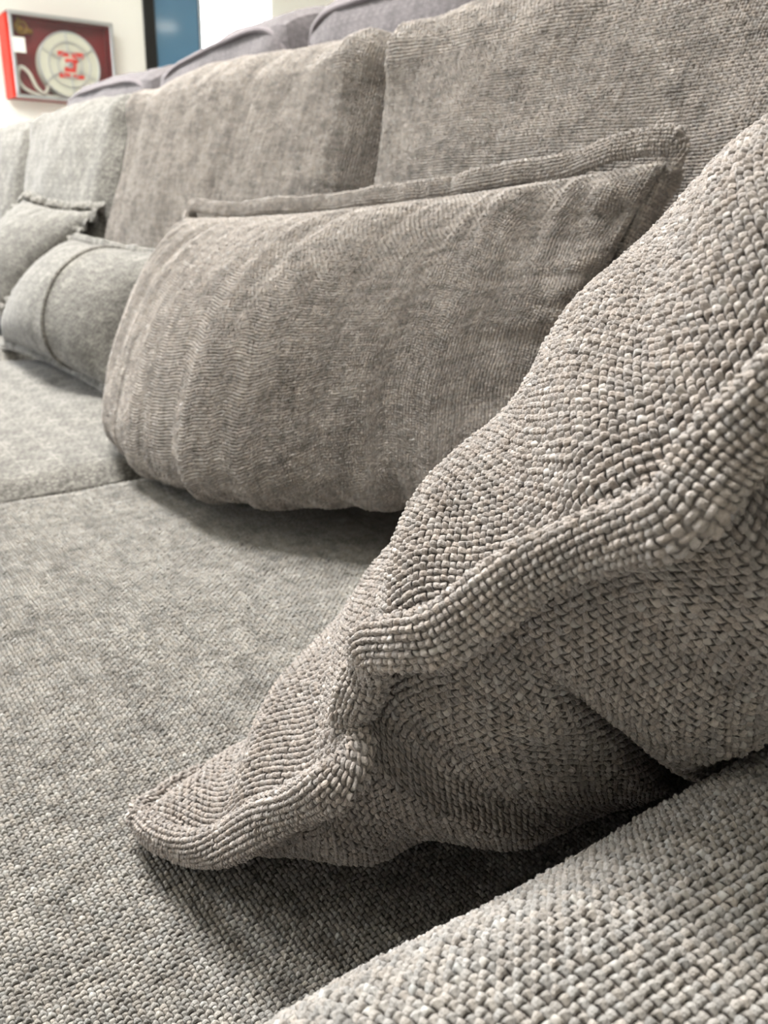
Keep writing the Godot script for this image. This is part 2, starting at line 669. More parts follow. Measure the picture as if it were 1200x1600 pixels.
# ------------------------------------------------------------------ camera, sky, lights
func set_camera_and_light() -> void:
	var a := deg_to_rad(35.6)
	var pitch := deg_to_rad(20.2)
	var roll := deg_to_rad(1.36)
	var fh := Vector3(-cos(a), 0, -sin(a))
	var rt := Vector3(sin(a), 0, -cos(a))
	var fw := fh * cos(pitch) - Vector3.UP * sin(pitch)
	var cu := Vector3.UP * cos(pitch) + fh * sin(pitch)
	var R := rt * cos(roll) + cu * sin(roll)
	var U := cu * cos(roll) - rt * sin(roll)
	var cam := Camera3D.new()
	cam.name = "camera"
	add_child(cam)
	cam.transform = Transform3D(Basis(R, U, -fw), Vector3(0, 0.73, 0))
	cam.near = 0.01
	cam.far = 60.0
	var at := CameraAttributesPhysical.new()
	at.frustum_focal_length = 12.0 * 1318.0 / 800.0
	at.exposure_aperture = at.frustum_focal_length / 1.3
	at.frustum_focus_distance = 0.27
	at.frustum_near = 0.01
	at.frustum_far = 60.0
	cam.attributes = at
	cam.fov = rad_to_deg(2.0 * atan(800.0 / 1318.0))
	cam.current = true

	var sky_mat := ProceduralSkyMaterial.new()
	sky_mat.sky_top_color = Color(0.86, 0.91, 0.97)
	sky_mat.sky_horizon_color = Color(0.97, 0.98, 0.98)
	sky_mat.ground_horizon_color = Color(0.80, 0.80, 0.77)
	sky_mat.ground_bottom_color = Color(0.62, 0.61, 0.58)
	sky_mat.sky_energy_multiplier = 1.0
	var sky := Sky.new()
	sky.sky_material = sky_mat
	var env := Environment.new()
	env.background_mode = Environment.BG_SKY
	env.background_energy_multiplier = 15.0
	env.sky = sky
	env.tonemap_mode = Environment.TONE_MAPPER_LINEAR
	env.tonemap_exposure = 1.03
	env.sdfgi_enabled = true
	env.ssao_enabled = true
	env.ssil_enabled = true
	var we := WorldEnvironment.new()
	we.name = "surroundings"
	we.environment = env
	add_child(we)

# ------------------------------------------------------------------ the room
const X0 := -6.3
const X1 := 3.0
const Z0 := -6.6
const Z1 := 4.2
const TOP := 2.9

func room() -> void:
	structure("floor", one_box(Vector3((X0 + X1) / 2, -0.06, (Z0 + Z1) / 2), Vector3(X1 - X0 + 0.4, 0.12, Z1 - Z0 + 0.4)), M.floor, "pale showroom floor", "floor")
	structure("ceiling", one_box(Vector3((X0 + X1) / 2, TOP + 0.06, (Z0 + Z1) / 2), Vector3(X1 - X0 + 0.4, 0.12, Z1 - Z0 + 0.4)), M.ceiling, "white showroom ceiling", "ceiling")
	# end wall with the glazed door in view and a wide window nearer the shop front
	var st := begin()
	var wx := X0 - 0.09
	for z in [[Z0, -3.40, 0.0, TOP], [-3.40, -2.40, 2.62, TOP], [-2.40, -0.6, 0.0, TOP], [-0.6, 3.9, 0.0, 0.3], [-0.6, 3.9, 2.75, TOP], [3.9, Z1, 0.0, TOP]]:
		box_into(st, Vector3(wx, (z[2] + z[3]) / 2.0, (z[0] + z[1]) / 2.0), Vector3(0.18, z[3] - z[2], z[1] - z[0]))
	structure("wall_end", st.commit(), M.wall, "off white wall beyond the end of the sofas", "wall")
	# shop front: low sill and header, open between with mullions
	st = begin()
	var wz := Z1 + 0.09
	for x in [[X0 - 0.18, -6.0, 0.0, TOP], [-6.0, -3.8, 0.0, 0.2], [-6.0, -3.8, 2.75, TOP], [-3.8, X1 + 0.18, 0.0, TOP]]:
		box_into(st, Vector3((x[0] + x[1]) / 2.0, (x[2] + x[3]) / 2.0, wz), Vector3(x[1] - x[0], x[3] - x[2], 0.18))
	structure("wall_front", st.commit(), M.wall, "off white wall with the shop window", "wall")
	structure("wall_back", one_box(Vector3((X0 + X1) / 2, TOP / 2, Z0 - 0.09), Vector3(X1 - X0 + 0.36, TOP, 0.18)), M.wall, "off white wall behind the sofas", "wall")
	structure("wall_side", one_box(Vector3(X1 + 0.09, TOP / 2, (Z0 + Z1) / 2), Vector3(0.18, TOP, Z1 - Z0)), M.wall, "off white wall beside the near arm", "wall")
	# windows
	window("window_1", Vector3(X0 - 0.09, 1.525, 1.65), Vector3(0, 2.45, 4.5), 3)
	window("window_2", Vector3(-4.9, 1.475, Z1 + 0.09), Vector3(2.2, 2.55, 0), 2)
	# the glazed door that shows above the lavender sofa
	var dz := -2.9
	st = begin()
	box_into(st, Vector3(X0 - 0.03, 1.31, -2.441), Vector3(0.09, 2.62, 0.082), 0.006)
	box_into(st, Vector3(X0 - 0.05, 2.59, -2.9), Vector3(0.07, 0.06, 0.84), 0.004)
	var d := structure("door_1", st.commit(), M.black, "dark framed glazed door beside a bright pane", "door")
	var leaf := part("leaf", one_box(Vector3(X0 - 0.045, 1.28, -2.650), Vector3(0.03, 2.56, 0.335), 0.004), M.bluepanel, d, "dark blue tinted glass leaf")
	part("stile", one_box(Vector3(X0 - 0.04, 1.28, -2.828), Vector3(0.05, 2.56, 0.02), 0.003), M.alu, d)
	part("pane", one_box(Vector3(X0 - 0.07, 1.28, -3.11), Vector3(0.008, 2.56, 0.545)), M.glass, d, "clear bright pane")
	part("jamb", one_box(Vector3(X0 - 0.05, 1.31, -3.392), Vector3(0.09, 2.62, 0.016), 0.002), M.paper, d)
	leaf.set_meta("label", "dark blue tinted glass leaf")
	# round ceiling downlights
	var spots := [Vector3(-0.39, TOP, -4.99), Vector3(-2.6, TOP, -4.99), Vector3(-4.8, TOP, -4.99), Vector3(-0.39, TOP, 1.6), Vector3(-2.6, TOP, 1.6), Vector3(-4.8, TOP, 1.6), Vector3(-1.6, TOP, -1.8), Vector3(-4.2, TOP, -1.8)]
	for s: Vector3 in spots:
		var t := thing("ceiling_downlight", "round white downlight set in the ceiling", "light", Transform3D(Basis(), s), "ceiling downlights")
		var ring := PackedVector3Array()
		for k in 28:
			ring.append(Vector3(cos(TAU * k / 28) * 0.155, -0.006, sin(TAU * k / 28) * 0.155))
		part("trim_ring", grids_mesh([tube_grid(ring, 0.012, 8, true)]), M.paper, t)
		var disc := CylinderMesh.new()
		disc.top_radius = 0.15
		disc.bottom_radius = 0.135
		disc.height = 0.045
		var lit := part("diffuser", disc, M.lamp, t)
		lit.position.y = -0.0225
		var l := SpotLight3D.new()
		l.name = "lamp"
		l.light_color = Color(1.0, 0.97, 0.93)
		l.light_energy = 2.0
		l.light_size = 0.1
		l.spot_range = 12.0
		l.spot_angle = 65.0
		l.spot_angle_attenuation = 0.8
		l.shadow_enabled = true
		t.add_child(l)
		l.position.y = -0.05
		l.rotation.x = -PI / 2

func added_ceiling_panels() -> void:  # lit panels added out of view, for soft light from above
	for s: Vector3 in [Vector3(-3.3, TOP, -0.1), Vector3(-2.1, TOP, -0.1), Vector3(-0.9, TOP, -0.1)]:
		var t := thing("added_panel_light", "unseen square lit panel added over the sofa for soft light", "light", Transform3D(Basis(), s), "added ceiling panel lights")
		var st := begin()
		for e in [-1.0, 1.0]:
			box_into(st, Vector3(e * 0.31, -0.01, 0), Vector3(0.02, 0.02, 0.64), 0.003)
			box_into(st, Vector3(0, -0.01, e * 0.31), Vector3(0.6, 0.02, 0.02), 0.003)
		part("frame", st.commit(), M.paper, t)
		part("diffuser", one_box(Vector3(0, -0.006, 0), Vector3(0.6, 0.008, 0.6)), M.lamp, t)
		var l := AreaLight3D.new()
		l.name = "lamp"
		l.light_color = Color(1.0, 1.0, 0.985)
		l.light_energy = 9.5
		l.area_size = Vector2(0.6, 0.6)
		l.area_range = 14.0
		l.shadow_enabled = true
		t.add_child(l)
		l.position.y = -0.015
		l.rotation.x = -PI / 2

func window(called: String, c: Vector3, s: Vector3, panes: int) -> void:
	var along := Vector3(1, 0, 0) if s.x > 0.0 else Vector3(0, 0, 1)
	var l := s.x + s.z
	var deep := Vector3.ONE - along - Vector3.UP
	var st := begin()
	for k in panes + 1:
		box_into(st, c + along * (l * (float(k) / panes - 0.5)) * 0.985, along * 0.06 + deep * 0.08 + Vector3.UP * s.y, 0.004)
	for e in [-1.0, 1.0]:
		box_into(st, c + Vector3.UP * e * (s.y / 2.0 - 0.03), along * l + deep * 0.08 + Vector3.UP * 0.06, 0.004)
	var w := structure(called, st.commit(), M.alu, "tall shop window in aluminium frames", "window")
	for k in panes:
		part("pane", one_box(c + along * (l * ((k + 0.5) / panes - 0.5)), along * (l / panes - 0.06) + deep * 0.008 + Vector3.UP * (s.y - 0.1)), M.glass, w)

# ------------------------------------------------------------------ hose cabinet on the end wall
func disc_lathe(profile: Array, sides: int) -> ArrayMesh:
	# profile of [radius, height]; axis y
	var p := PackedVector3Array()
	for q in profile:
		for k in sides + 1:
			var w := TAU * (k % sides) / sides
			p.append(Vector3(cos(w) * q[0], q[1], sin(w) * q[0]))
	return grids_mesh([grid(p, sides + 1, profile.size(), 1.0, 1.0, true, true)])

func hose_cabinet() -> void:
	# local axes: x to the right as seen from the room, y up, z out of the wall
	var b := Basis(Vector3(0, 0, -1), Vector3(0, 1, 0), Vector3(1, 0, 0))
	var W := 0.645
	var H := 0.485
	var t := thing("fire_hose_cabinet", "aluminium framed red fire hose cabinet on the off white wall", "fire cabinet", Transform3D(b, Vector3(X0, 1.535, -1.805)))
	part("back_panel", one_box(Vector3(0, 0, 0.012), Vector3(W, H, 0.02)), M.red, t)
	var st := begin()
	box_into(st, Vector3(0, H / 2 - 0.006, 0.085), Vector3(W, 0.012, 0.15), 0.002)
	box_into(st, Vector3(0, -H / 2 + 0.006, 0.085), Vector3(W, 0.012, 0.15), 0.002)
	box_into(st, Vector3(W / 2 - 0.006, 0, 0.085), Vector3(0.012, H - 0.024, 0.15), 0.002)
	box_into(st, Vector3(-W / 2 + 0.006, 0, 0.085), Vector3(0.012, H - 0.024, 0.15), 0.002)
	part("casing", st.commit(), M.red, t)
	st = begin()
	for e in [-1.0, 1.0]:
		box_into(st, Vector3(0, e * (H / 2 - 0.011), 0.165), Vector3(W, 0.022, 0.014), 0.003)
		box_into(st, Vector3(e * (W / 2 - 0.011), 0, 0.165), Vector3(0.022, H - 0.044, 0.014), 0.003)
	part("door_frame", st.commit(), M.alu, t)
	part("side_edge", one_box(Vector3(-W / 2 - 0.013, -0.01, 0.085), Vector3(0.026, H - 0.02, 0.17), 0.004), M.orange, t, "orange red side edge")
	part("door_pane", one_box(Vector3(0, 0, 0.164), Vector3(W - 0.044, H - 0.044, 0.004)), M.glass, t)
	# reel: two dishes, wound hose, hub and the red print on the front dish
	var reel := Node3D.new()
	reel.name = "hose_reel"
	t.add_child(reel)
	reel.position = Vector3(0.035, -0.025, 0.08)
	reel.rotation.x = PI / 2
	part("front_dish", disc_lathe([[0.0, 0.052], [0.05, 0.052], [0.06, 0.046], [0.1, 0.042], [0.105, 0.048], [0.15, 0.046], [0.185, 0.050], [0.187, 0.044], [0.15, 0.038], [0.0, 0.036]], 40), M.drum, reel)
	part("rear_dish", disc_lathe([[0.0, -0.036], [0.185, -0.044], [0.187, -0.050], [0.0, -0.05]], 40), M.drum, reel)
	for k in 5:
		var ring := PackedVector3Array()
		for q in 36:
			ring.append(Vector3(cos(TAU * q / 36) * 0.165, -0.028 + k * 0.014, sin(TAU * q / 36) * 0.165))
		part("hose_turn", grids_mesh([tube_grid(ring, 0.0095, 8, true)]), M.hose, reel)
	var rim := PackedVector3Array()
	for q in 44:
		rim.append(Vector3(cos(TAU * q / 44) * 0.19, 0.05, sin(TAU * q / 44) * 0.19))
	part("wire_rim", grids_mesh([tube_grid(rim, 0.006, 8, true)]), M.alu, reel)
	for k in 6:
		var w := TAU * k / 6 + 0.45
		var sp := PackedVector3Array([Vector3(cos(w) * 0.06, 0.056, sin(w) * 0.06), Vector3(cos(w) * 0.12, 0.054, sin(w) * 0.12), Vector3(cos(w) * 0.188, 0.053, sin(w) * 0.188)])
		part("spoke", grids_mesh([tube_grid(sp, 0.004, 6)]), M.alu, reel)
	for rr in [0.075, 0.13]:
		var ring2 := PackedVector3Array()
		for q in 36:
			ring2.append(Vector3(cos(TAU * q / 36) * rr, 0.055, sin(TAU * q / 36) * rr))
		part("wire_ring", grids_mesh([tube_grid(ring2, 0.004, 6, true)]), M.alu, reel)
	part("hub", disc_lathe([[0.0, 0.066], [0.016, 0.066], [0.02, 0.060], [0.02, 0.045]], 20), M.alu, reel)
	# red print: two lines of characters above one another, too far away to read
	st = begin()
	for q in [[-0.035, -0.062, 0.07, 0.028], [0.055, -0.060, 0.075, 0.030], [0.012, -0.026, 0.08, 0.022], [0.0, 0.028, 0.072, 0.024], [-0.038, 0.062, 0.068, 0.026], [0.05, 0.064, 0.07, 0.022], [0.03, 0.0, 0.02, 0.036]]:
		box_into(st, Vector3(q[0], 0.054, q[1]), Vector3(q[2], 0.003, q[3]))
	part("red_print", st.commit(), M.mark, reel)
	# hose end running down to the corner, valve, notice
	var c := Curve3D.new()
	for q in [Vector3(-0.09, -0.13, 0.09), Vector3(-0.13, -0.20, 0.10), Vector3(-0.18, -0.17, 0.11), Vector3(-0.22, -0.09, 0.11), Vector3(-0.265, -0.06, 0.10), Vector3(-0.285, -0.12, 0.09), Vector3(-0.25, -0.18, 0.09), Vector3(-0.15, -0.215, 0.09), Vector3(-0.02, -0.212, 0.1)]:
		c.add_point(q, Vector3(-0.02, 0, 0) if c.point_count == 0 else Vector3.ZERO, Vector3.ZERO)
	for k in range(1, c.point_count - 1):
		var d := (c.get_point_position(k + 1) - c.get_point_position(k - 1)) / 6.0
		c.set_point_in(k, -d)
		c.set_point_out(k, d)
	part("hose_end", grids_mesh([tube_grid(c.tessellate(4, 4), 0.012, 8)]), M.hose, t)
	part("nozzle", one_box(Vector3(0.03, -0.212, 0.1), Vector3(0.09, 0.022, 0.026), 0.006), M.paper, t)
	var vt := begin()
	box_into(vt, Vector3(-0.24, 0.16, 0.07), Vector3(0.05, 0.05, 0.05), 0.012)
	box_into(vt, Vector3(-0.24, 0.20, 0.07), Vector3(0.022, 0.05, 0.022), 0.006)
	box_into(vt, Vector3(-0.19, 0.15, 0.07), Vector3(0.06, 0.03, 0.03), 0.008)
	part("valve", vt.commit(), M.brass, t)
	var wheel := PackedVector3Array()
	for q in 20:
		wheel.append(Vector3(-0.24 + cos(TAU * q / 20) * 0.035, 0.16 + sin(TAU * q / 20) * 0.035, 0.12))
	part("hand_wheel", grids_mesh([tube_grid(wheel, 0.006, 6, true)]), M.brass, t)
	part("notice", one_box(Vector3(-0.275, 0.055, 0.174), Vector3(0.072, 0.085, 0.003)), M.paper, t, "small white notice on the frame")

# ------------------------------------------------------------------ grey sofa
const SEAT := 0.46

func sofa_frame() -> void:
	var t := thing("sofa", "long grey taupe chenille sofa frame with a low rounded arm", "sofa", Transform3D(Basis(), Vector3(0, 0, 0)))
	var xs := -3.15
	part("seat_base", one_box(Vector3((xs + 0.2) / 2, 0.19, -0.16), Vector3(0.2 - xs, 0.2, 0.86), 0.02), M.taupe, t)
	var back := soft_box(Vector3((0.2 - xs) / 2, 0.29, 0.038), 0.03, Vector3(0, 0.004, 0.004), 0.05, 0.002, 4.0)
	var o := part("back_frame", grids_mesh(back), M.taupe, t)
	o.position = Vector3((xs + 0.2) / 2, 0.48, -0.797)
	var ah := Vector3(0.155, 0.24, 0.475)
	var arm := soft_box(ah, 0.055, Vector3(0.004, 0.006, 0.004), 0.012, 0.0022, 9.0)
	o = part("arm", grids_mesh(arm), M.gap_shade_ground, t, "low rounded arm in coarse grey weave")
	o.position = Vector3(0.026, 0.583 - 0.24, -0.16)
	weave(o, arm[3], {"seed": 4.0, "mottle": 0.16, "b1": 1.0, "tone": Color(1.0, 1.0, 0.985)})
	weave(o, arm[0], {"seed": 5.0, "mottle": 0.16, "a0": 0.55, "tone": Color(1.0, 1.0, 0.985)})
	for x in [-3.0, -1.5, 0.1]:
		for z in [-0.5, 0.2]:
			var leg := CylinderMesh.new()
			leg.top_radius = 0.028
			leg.bottom_radius = 0.018
			leg.height = 0.10
			var l := part("leg", leg, M.wood, t)
			l.position = Vector3(x, 0.05, z)

func seat_cushions() -> void:
	# x from, x to, label
	var rows := [
		[-0.838, -0.11, "broad grey seat cushion carrying the coarse tilted pillow", 0.0],
		[-1.60, -0.846, "grey seat cushion under the seamed pillow", 1.0],
		[-2.37, -1.608, "grey seat cushion beyond the seamed pillow", 2.0],
		[-3.14, -2.378, "farthest grey seat cushion of the sofa", 3.0]]
	for r in rows:
		var hw: float = (r[1] - r[0]) / 2.0
		var t := thing("seat_cushion", r[2], "seat cushion", Transform3D(Basis(), Vector3((r[0] + r[1]) / 2.0, 0.29, -0.13)), "seat cushions of the grey sofa")
		var near: bool = r[3] == 0.0
		var g := soft_box(Vector3(hw, 0.083, 0.385), 0.045, Vector3(0.0, 0.006, 0.004), 0.012 if near else 0.02, 0.002 if near else 0.004, 20.0 + r[3])
		var o := part("cover", grids_mesh(g), M.gap_shade_ground if near else M.taupe, t)
		o.position.y = 0.083
		if near:  # seat tint: cool green cast of the overhead light put into the yarns
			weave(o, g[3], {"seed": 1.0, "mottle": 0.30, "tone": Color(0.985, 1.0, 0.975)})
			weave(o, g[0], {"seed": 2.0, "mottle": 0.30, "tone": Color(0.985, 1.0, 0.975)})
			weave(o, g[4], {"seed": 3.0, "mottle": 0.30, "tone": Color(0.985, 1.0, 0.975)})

func back_cushions() -> void:
	var rows := [
		[-0.815, -0.03, 0.43, "plump grey back cushion behind the long front pillow", 0.0],
		[-1.60, -0.825, 0.43, "grey back cushion between the long pillow and the seamed pillow", 1.0],
		[-2.235, -1.61, 0.43, "narrow grey back cushion behind the ruffled pillow", 2.0],
		[-2.86, -2.245, 0.42, "far grey back cushion past the narrow one", 3.0]]
	for r in rows:
		var hw: float = (r[1] - r[0]) / 2.0
		var hh: float = r[2] / 2.0
		# leans back by 15 degrees
		var tilt := Basis(Vector3(1, 0, 0), deg_to_rad(-15.0))
		var t := thing("back_cushion", r[3], "back cushion", Transform3D(tilt, Vector3((r[0] + r[1]) / 2.0, SEAT + 0.012, -0.545)), "back cushions of the grey sofa")
		var k: float = r[4]
		var g := soft_box(Vector3(hw, hh, 0.075), 0.05, Vector3(0.008, 0.022, 0.035), 0.014 if k < 2 else 0.025, 0.007, 40.0 + k * 3.0, 0.03)
		var o := part("cover", grids_mesh(g), M.gap_shade_ground if k < 2 else M.taupe, t)
		o.position.y = hh
		if k < 2:
			var tone := Color(1.02, 0.98, 0.945)  # warm cast of light on upright faces, put into the yarn colour
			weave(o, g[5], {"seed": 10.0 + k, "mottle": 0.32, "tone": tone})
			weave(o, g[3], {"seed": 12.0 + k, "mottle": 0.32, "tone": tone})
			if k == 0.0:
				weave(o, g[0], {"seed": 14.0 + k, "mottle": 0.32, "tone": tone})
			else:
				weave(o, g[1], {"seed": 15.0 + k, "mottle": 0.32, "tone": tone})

# ------------------------------------------------------------------ the pillows
var seam_s := PackedFloat32Array()
var seam_n := PackedFloat32Array()

func seam_at(s: float) -> float:
	var k := 0
	if s <= seam_s[0]:
		return seam_n[0]
	while k < seam_s.size() - 2 and seam_s[k + 1] < s:
		k += 1
	var f := clampf((s - seam_s[k]) / (seam_s[k + 1] - seam_s[k]), 0.0, 1.0)
	return lerpf(seam_n[k], seam_n[k + 1], f)

func above_seat(pos: Vector3, tf: Transform3D) -> Vector3:
	var w := tf * pos
	var floor_y := SEAT + 0.004
	if w.y < floor_y:
		w.y = floor_y + (w.y - floor_y) * 0.04
		pos = tf.affine_inverse() * w
	# and off the rounded arm: its left face and its top
	var cx := -0.131 + 0.055
	var cy := 0.588 - 0.055
	var off := Vector2(w.x - cx, w.y - cy)
	if w.x < cx + 0.2 and w.x > cx - 0.06 and w.y < 0.592 and w.z > -0.62:
		var moved := false
		if off.x < 0.0 and off.y > 0.0:
			if off.length() < 0.058:
				off = off.normalized() * 0.058
				moved = true
		elif off.y <= 0.0 and off.x > -0.058 and off.x < 0.0:
			off.x = -0.058
			moved = true
		elif off.x >= 0.0 and off.y > 0.0 and off.y < 0.058:
			off.y = 0.058
			moved = true
		elif off.x >= 0.0 and off.y <= 0.0:
			off = Vector2(off.x - 0.0, 0.058) if off.y > -off.x else Vector2(-0.058, off.y)
			moved = true
		if moved:
			w.x = cx + off.x
			w.y = cy + off.y
			pos = tf.affine_inverse() * w
	return pos

func front_dents(x: float, y: float, side: float) -> float:
	if side > 0.0:
		# long soft folds that run from the seam up the front
		var k := exp(-pow(y / 0.10, 2.0))
		return k * (0.004 * sin(x * 95.0 + y * 22.0 + 0.6) + 0.003 * sin(x * 47.0 - y * 30.0))
	var k2 := exp(-pow(y / 0.13, 2.0))
	var groove := -0.015 * exp(-pow((x - (0.227 - 0.5 * y)) / 0.005, 2.0)) * smoothstep(0.25, 0.2, y) * smoothstep(0.004, 0.05, y)
	return groove + k2 * smoothstep(0.0, 0.12, x) * (0.004 * sin(x * 70.0 + y * 75.0) + 0.002 * sin(x * 130.0 + y * 60.0 + 1.0))

func perimeter(w: float, h: float, pull: float, skew: float, limit: bool, tf: Transform3D, per: int, rad: float, wave: float, sd: float) -> Array:
	# seam round the pillow in its own plane, corners rounded; returns points and outward directions
	var pts := PackedVector3Array()
	var outs := PackedVector3Array()
	var side := [[Vector2(0, 0), Vector2(1, 0), Vector2(0, -1)], [Vector2(1, 0), Vector2(1, 1), Vector2(1, 0)], [Vector2(1, 1), Vector2(0, 1), Vector2(0, 1)], [Vector2(0, 1), Vector2(0, 0), Vector2(-1, 0)]]
	for e in 4:
		var n0: Vector2 = side[(e + 3) % 4][2]
		var n1: Vector2 = side[e][2]
		var n2: Vector2 = side[(e + 1) % 4][2]
		for k in per:
			var f := (k + 0.5) / per
			var uv: Vector2 = (side[e][0] as Vector2).lerp(side[e][1], f)
			var fu := 4.0 * uv.x * (1.0 - uv.x)
			var fv := 4.0 * uv.y * (1.0 - uv.y)
			var x := w * (uv.x + pull * (1.0 - 2.0 * uv.x) * fv)
			var y := h * (uv.y + pull * (1.0 - 2.0 * uv.y) * fu)
			var l := (w if e % 2 == 0 else h)
			var near := minf(f, 1.0 - f) * l
			var o := n1
			if near < rad:
				var t := 0.5 * (1.0 - near / rad)
				o = n1.lerp(n0 if f < 0.5 else n2, t).normalized()
			var z := wave * noise.get_noise_2d((x - y * 0.7) * 230.0, sd * 50.0 + e * 80.0) * 2.0
			var p := Vector3(x + skew * y, y, z)
			if limit:
				p = above_seat(p, tf)
			pts.append(p)
			outs.append(Vector3(o.x, o.y, 0))
	return [pts, outs]

func front_pillow() -> void:
	var E := Vector3(0.662, 0.7222, -0.2006)
	var T := Vector3(-0.2649, -0.0249, -0.964)
	E = E.normalized()
	T = (T - E * T.dot(E)).normalized()
	var N := E.cross(T)
	var tf := Transform3D(Basis(E, T, N), Vector3(-0.318, 0.466, -0.085) + E * 0.018)
	var t := thing("coarse_pillow", "coarse woven taupe pillow with wavy hem, leaning on the arm", "pillow", tf)
	# height of the wavy seam above the pillow's middle plane, along its near edge
	var ctrl := [[-0.0022, 0.0040, -0.0055], [0.0117, 0.0000, -0.0141], [0.0313, -0.0020, -0.0245], [0.0507, -0.0030, -0.0308], [0.0710, -0.0030, -0.0333], [0.0963, -0.0030, -0.0332], [0.1208, -0.0050, -0.0340], [0.1447, -0.0090, -0.0345], [0.1545, -0.0060, -0.0328], [0.1562, 0.0000, -0.0285], [0.1545, 0.0030, -0.0238], [0.1580, 0.0035, -0.0185], [0.1672, 0.0030, -0.0151], [0.1764, 0.0030, -0.0114], [0.1879, -0.0030, -0.0073], [0.2041, -0.0070, -0.0116], [0.2166, -0.0060, -0.0157], [0.2298, -0.0030, -0.0158], [0.2450, 0.0000, -0.0151], [0.2621, 0.0010, -0.0176], [0.2762, -0.0010, -0.0211], [0.2878, -0.0040, -0.0230], [0.2956, -0.0010, -0.0203], [0.3036, 0.0010, -0.0174], [0.3123, 0.0010, -0.0159], [0.3223, 0.0000, -0.0142], [0.35, 0.0, -0.012], [0.38, 0.003, -0.017], [0.41, -0.002, -0.012], [0.435, 0.0, -0.004]]
	var curve := Curve3D.new()
	for k in ctrl.size():
		var a: Array = ctrl[maxi(k - 1, 0)]
		var b: Array = ctrl[mini(k + 1, ctrl.size() - 1)]
		var d := Vector3(b[0] - a[0], b[1] - a[1], b[2] - a[2]) / 6.0
		curve.add_point(Vector3(ctrl[k][0], ctrl[k][1], ctrl[k][2]), -d, d)
		if k < 8 or k > 10:
			seam_s.append(ctrl[k][0])
			seam_n.append(ctrl[k][2])
	var w := 0.44
	var h := 0.38
	var opt := {"w": w, "h": h, "bulge": 0.074, "back": 0.122, "swell": 0.28, "slack": 0.27, "even": 0.6, "nu": 190, "nv": 130, "tf": tf, "seed": 1.0, "wavy": true, "puckers": 0.0035, "stretch": 1.13, "pull": 0.02}
	var front := pillow_side(opt, 1.0)
	var back := pillow_side(opt, -1.0)
	var of := part("front_cover", grids_mesh([front]), M.gap_shade_ground, t)
	var ob := part("back_cover", grids_mesh([back]), M.gap_shade_ground, t)
	var tone := Color(1.03, 0.985, 0.955)  # yarn tint holds the warm light that falls on the pillow
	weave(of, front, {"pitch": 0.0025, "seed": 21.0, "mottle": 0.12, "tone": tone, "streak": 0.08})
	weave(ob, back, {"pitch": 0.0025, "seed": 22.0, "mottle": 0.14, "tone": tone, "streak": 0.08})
	# hem round the whole pillow
	var pr := perimeter(w, h, 0.02, 0.0, false, tf, 90, 0.02, 0.004, 3.0)
	var pts := PackedVector3Array()
	var outs := PackedVector3Array()
	var fold := PackedFloat32Array()
	var wide := PackedFloat32Array()
	var near_n := 230
	for i in near_n:
		var p := curve.sample_baked(curve.get_baked_length() * i / (near_n - 1), true)
		pts.append(Vector3(p.x, p.y - 0.003, p.z))
		outs.append(Vector3(-0.7 if i < 4 else 0.0, -1, 0).normalized())
		fold.append(PI / 2.0 + 0.3 * sin(p.x * 60.0))
		wide.append(0.0074 + 0.0006 * sin(p.x * 90.0) - 0.0022 * exp(-pow((p.x - 0.156) / 0.006, 2.0)))
	for i in range(94, pr[0].size() - 3):
		var e := i / 90
		var p: Vector3 = pr[0][i]
		var o: Vector3 = pr[1][i]
		var q := exp(-p.y / 0.05)
		p.z += q * seam_at(p.x)
		p += o * 0.005
		pts.append(p)
		outs.append(o)
		var turn := 0.5 * noise.get_noise_1d(i * 2.6 + 40.0) * 2.0
		if e == 3:
			turn += 0.9 * exp(-p.y / 0.05)
		fold.append(turn)
		wide.append(0.0065)
	for i in pts.size():
		var wp := tf * pts[i]
		wp.y = maxf(wp.y, SEAT + 0.008)
		pts[i] = tf.affine_inverse() * wp
	# soften kinks of the path
	for pass_no in 1:
		var q := pts.duplicate()
		for i in pts.size():
			q[i] = (pts[(i - 1 + pts.size()) % pts.size()] + pts[i] * 2.0 + pts[(i + 1) % pts.size()]) / 4.0
		pts = q
	var hem := hem_grid(pts, outs, fold, wide, 0.0042, true)
	var oh := part("hem", grids_mesh([hem]), M.gap_shade_ground, t, "wavy double hem round the pillow")
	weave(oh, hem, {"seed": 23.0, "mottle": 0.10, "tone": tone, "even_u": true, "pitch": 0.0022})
func grid_point(g: Dictionary, a: float, b: float) -> Vector3:
	var fx: float = a * (g.nu - 1)
	var fy: float = b * (g.nv - 1)
	var i := mini(int(fx), g.nu - 2)
	var j := mini(int(fy), g.nv - 2)
	fx -= i
	fy -= j
	var p: PackedVector3Array = g.p
	var at: int = j * g.nu + i
	return p[at].lerp(p[at + 1], fx).lerp(p[at + g.nu].lerp(p[at + g.nu + 1], fx), fy)

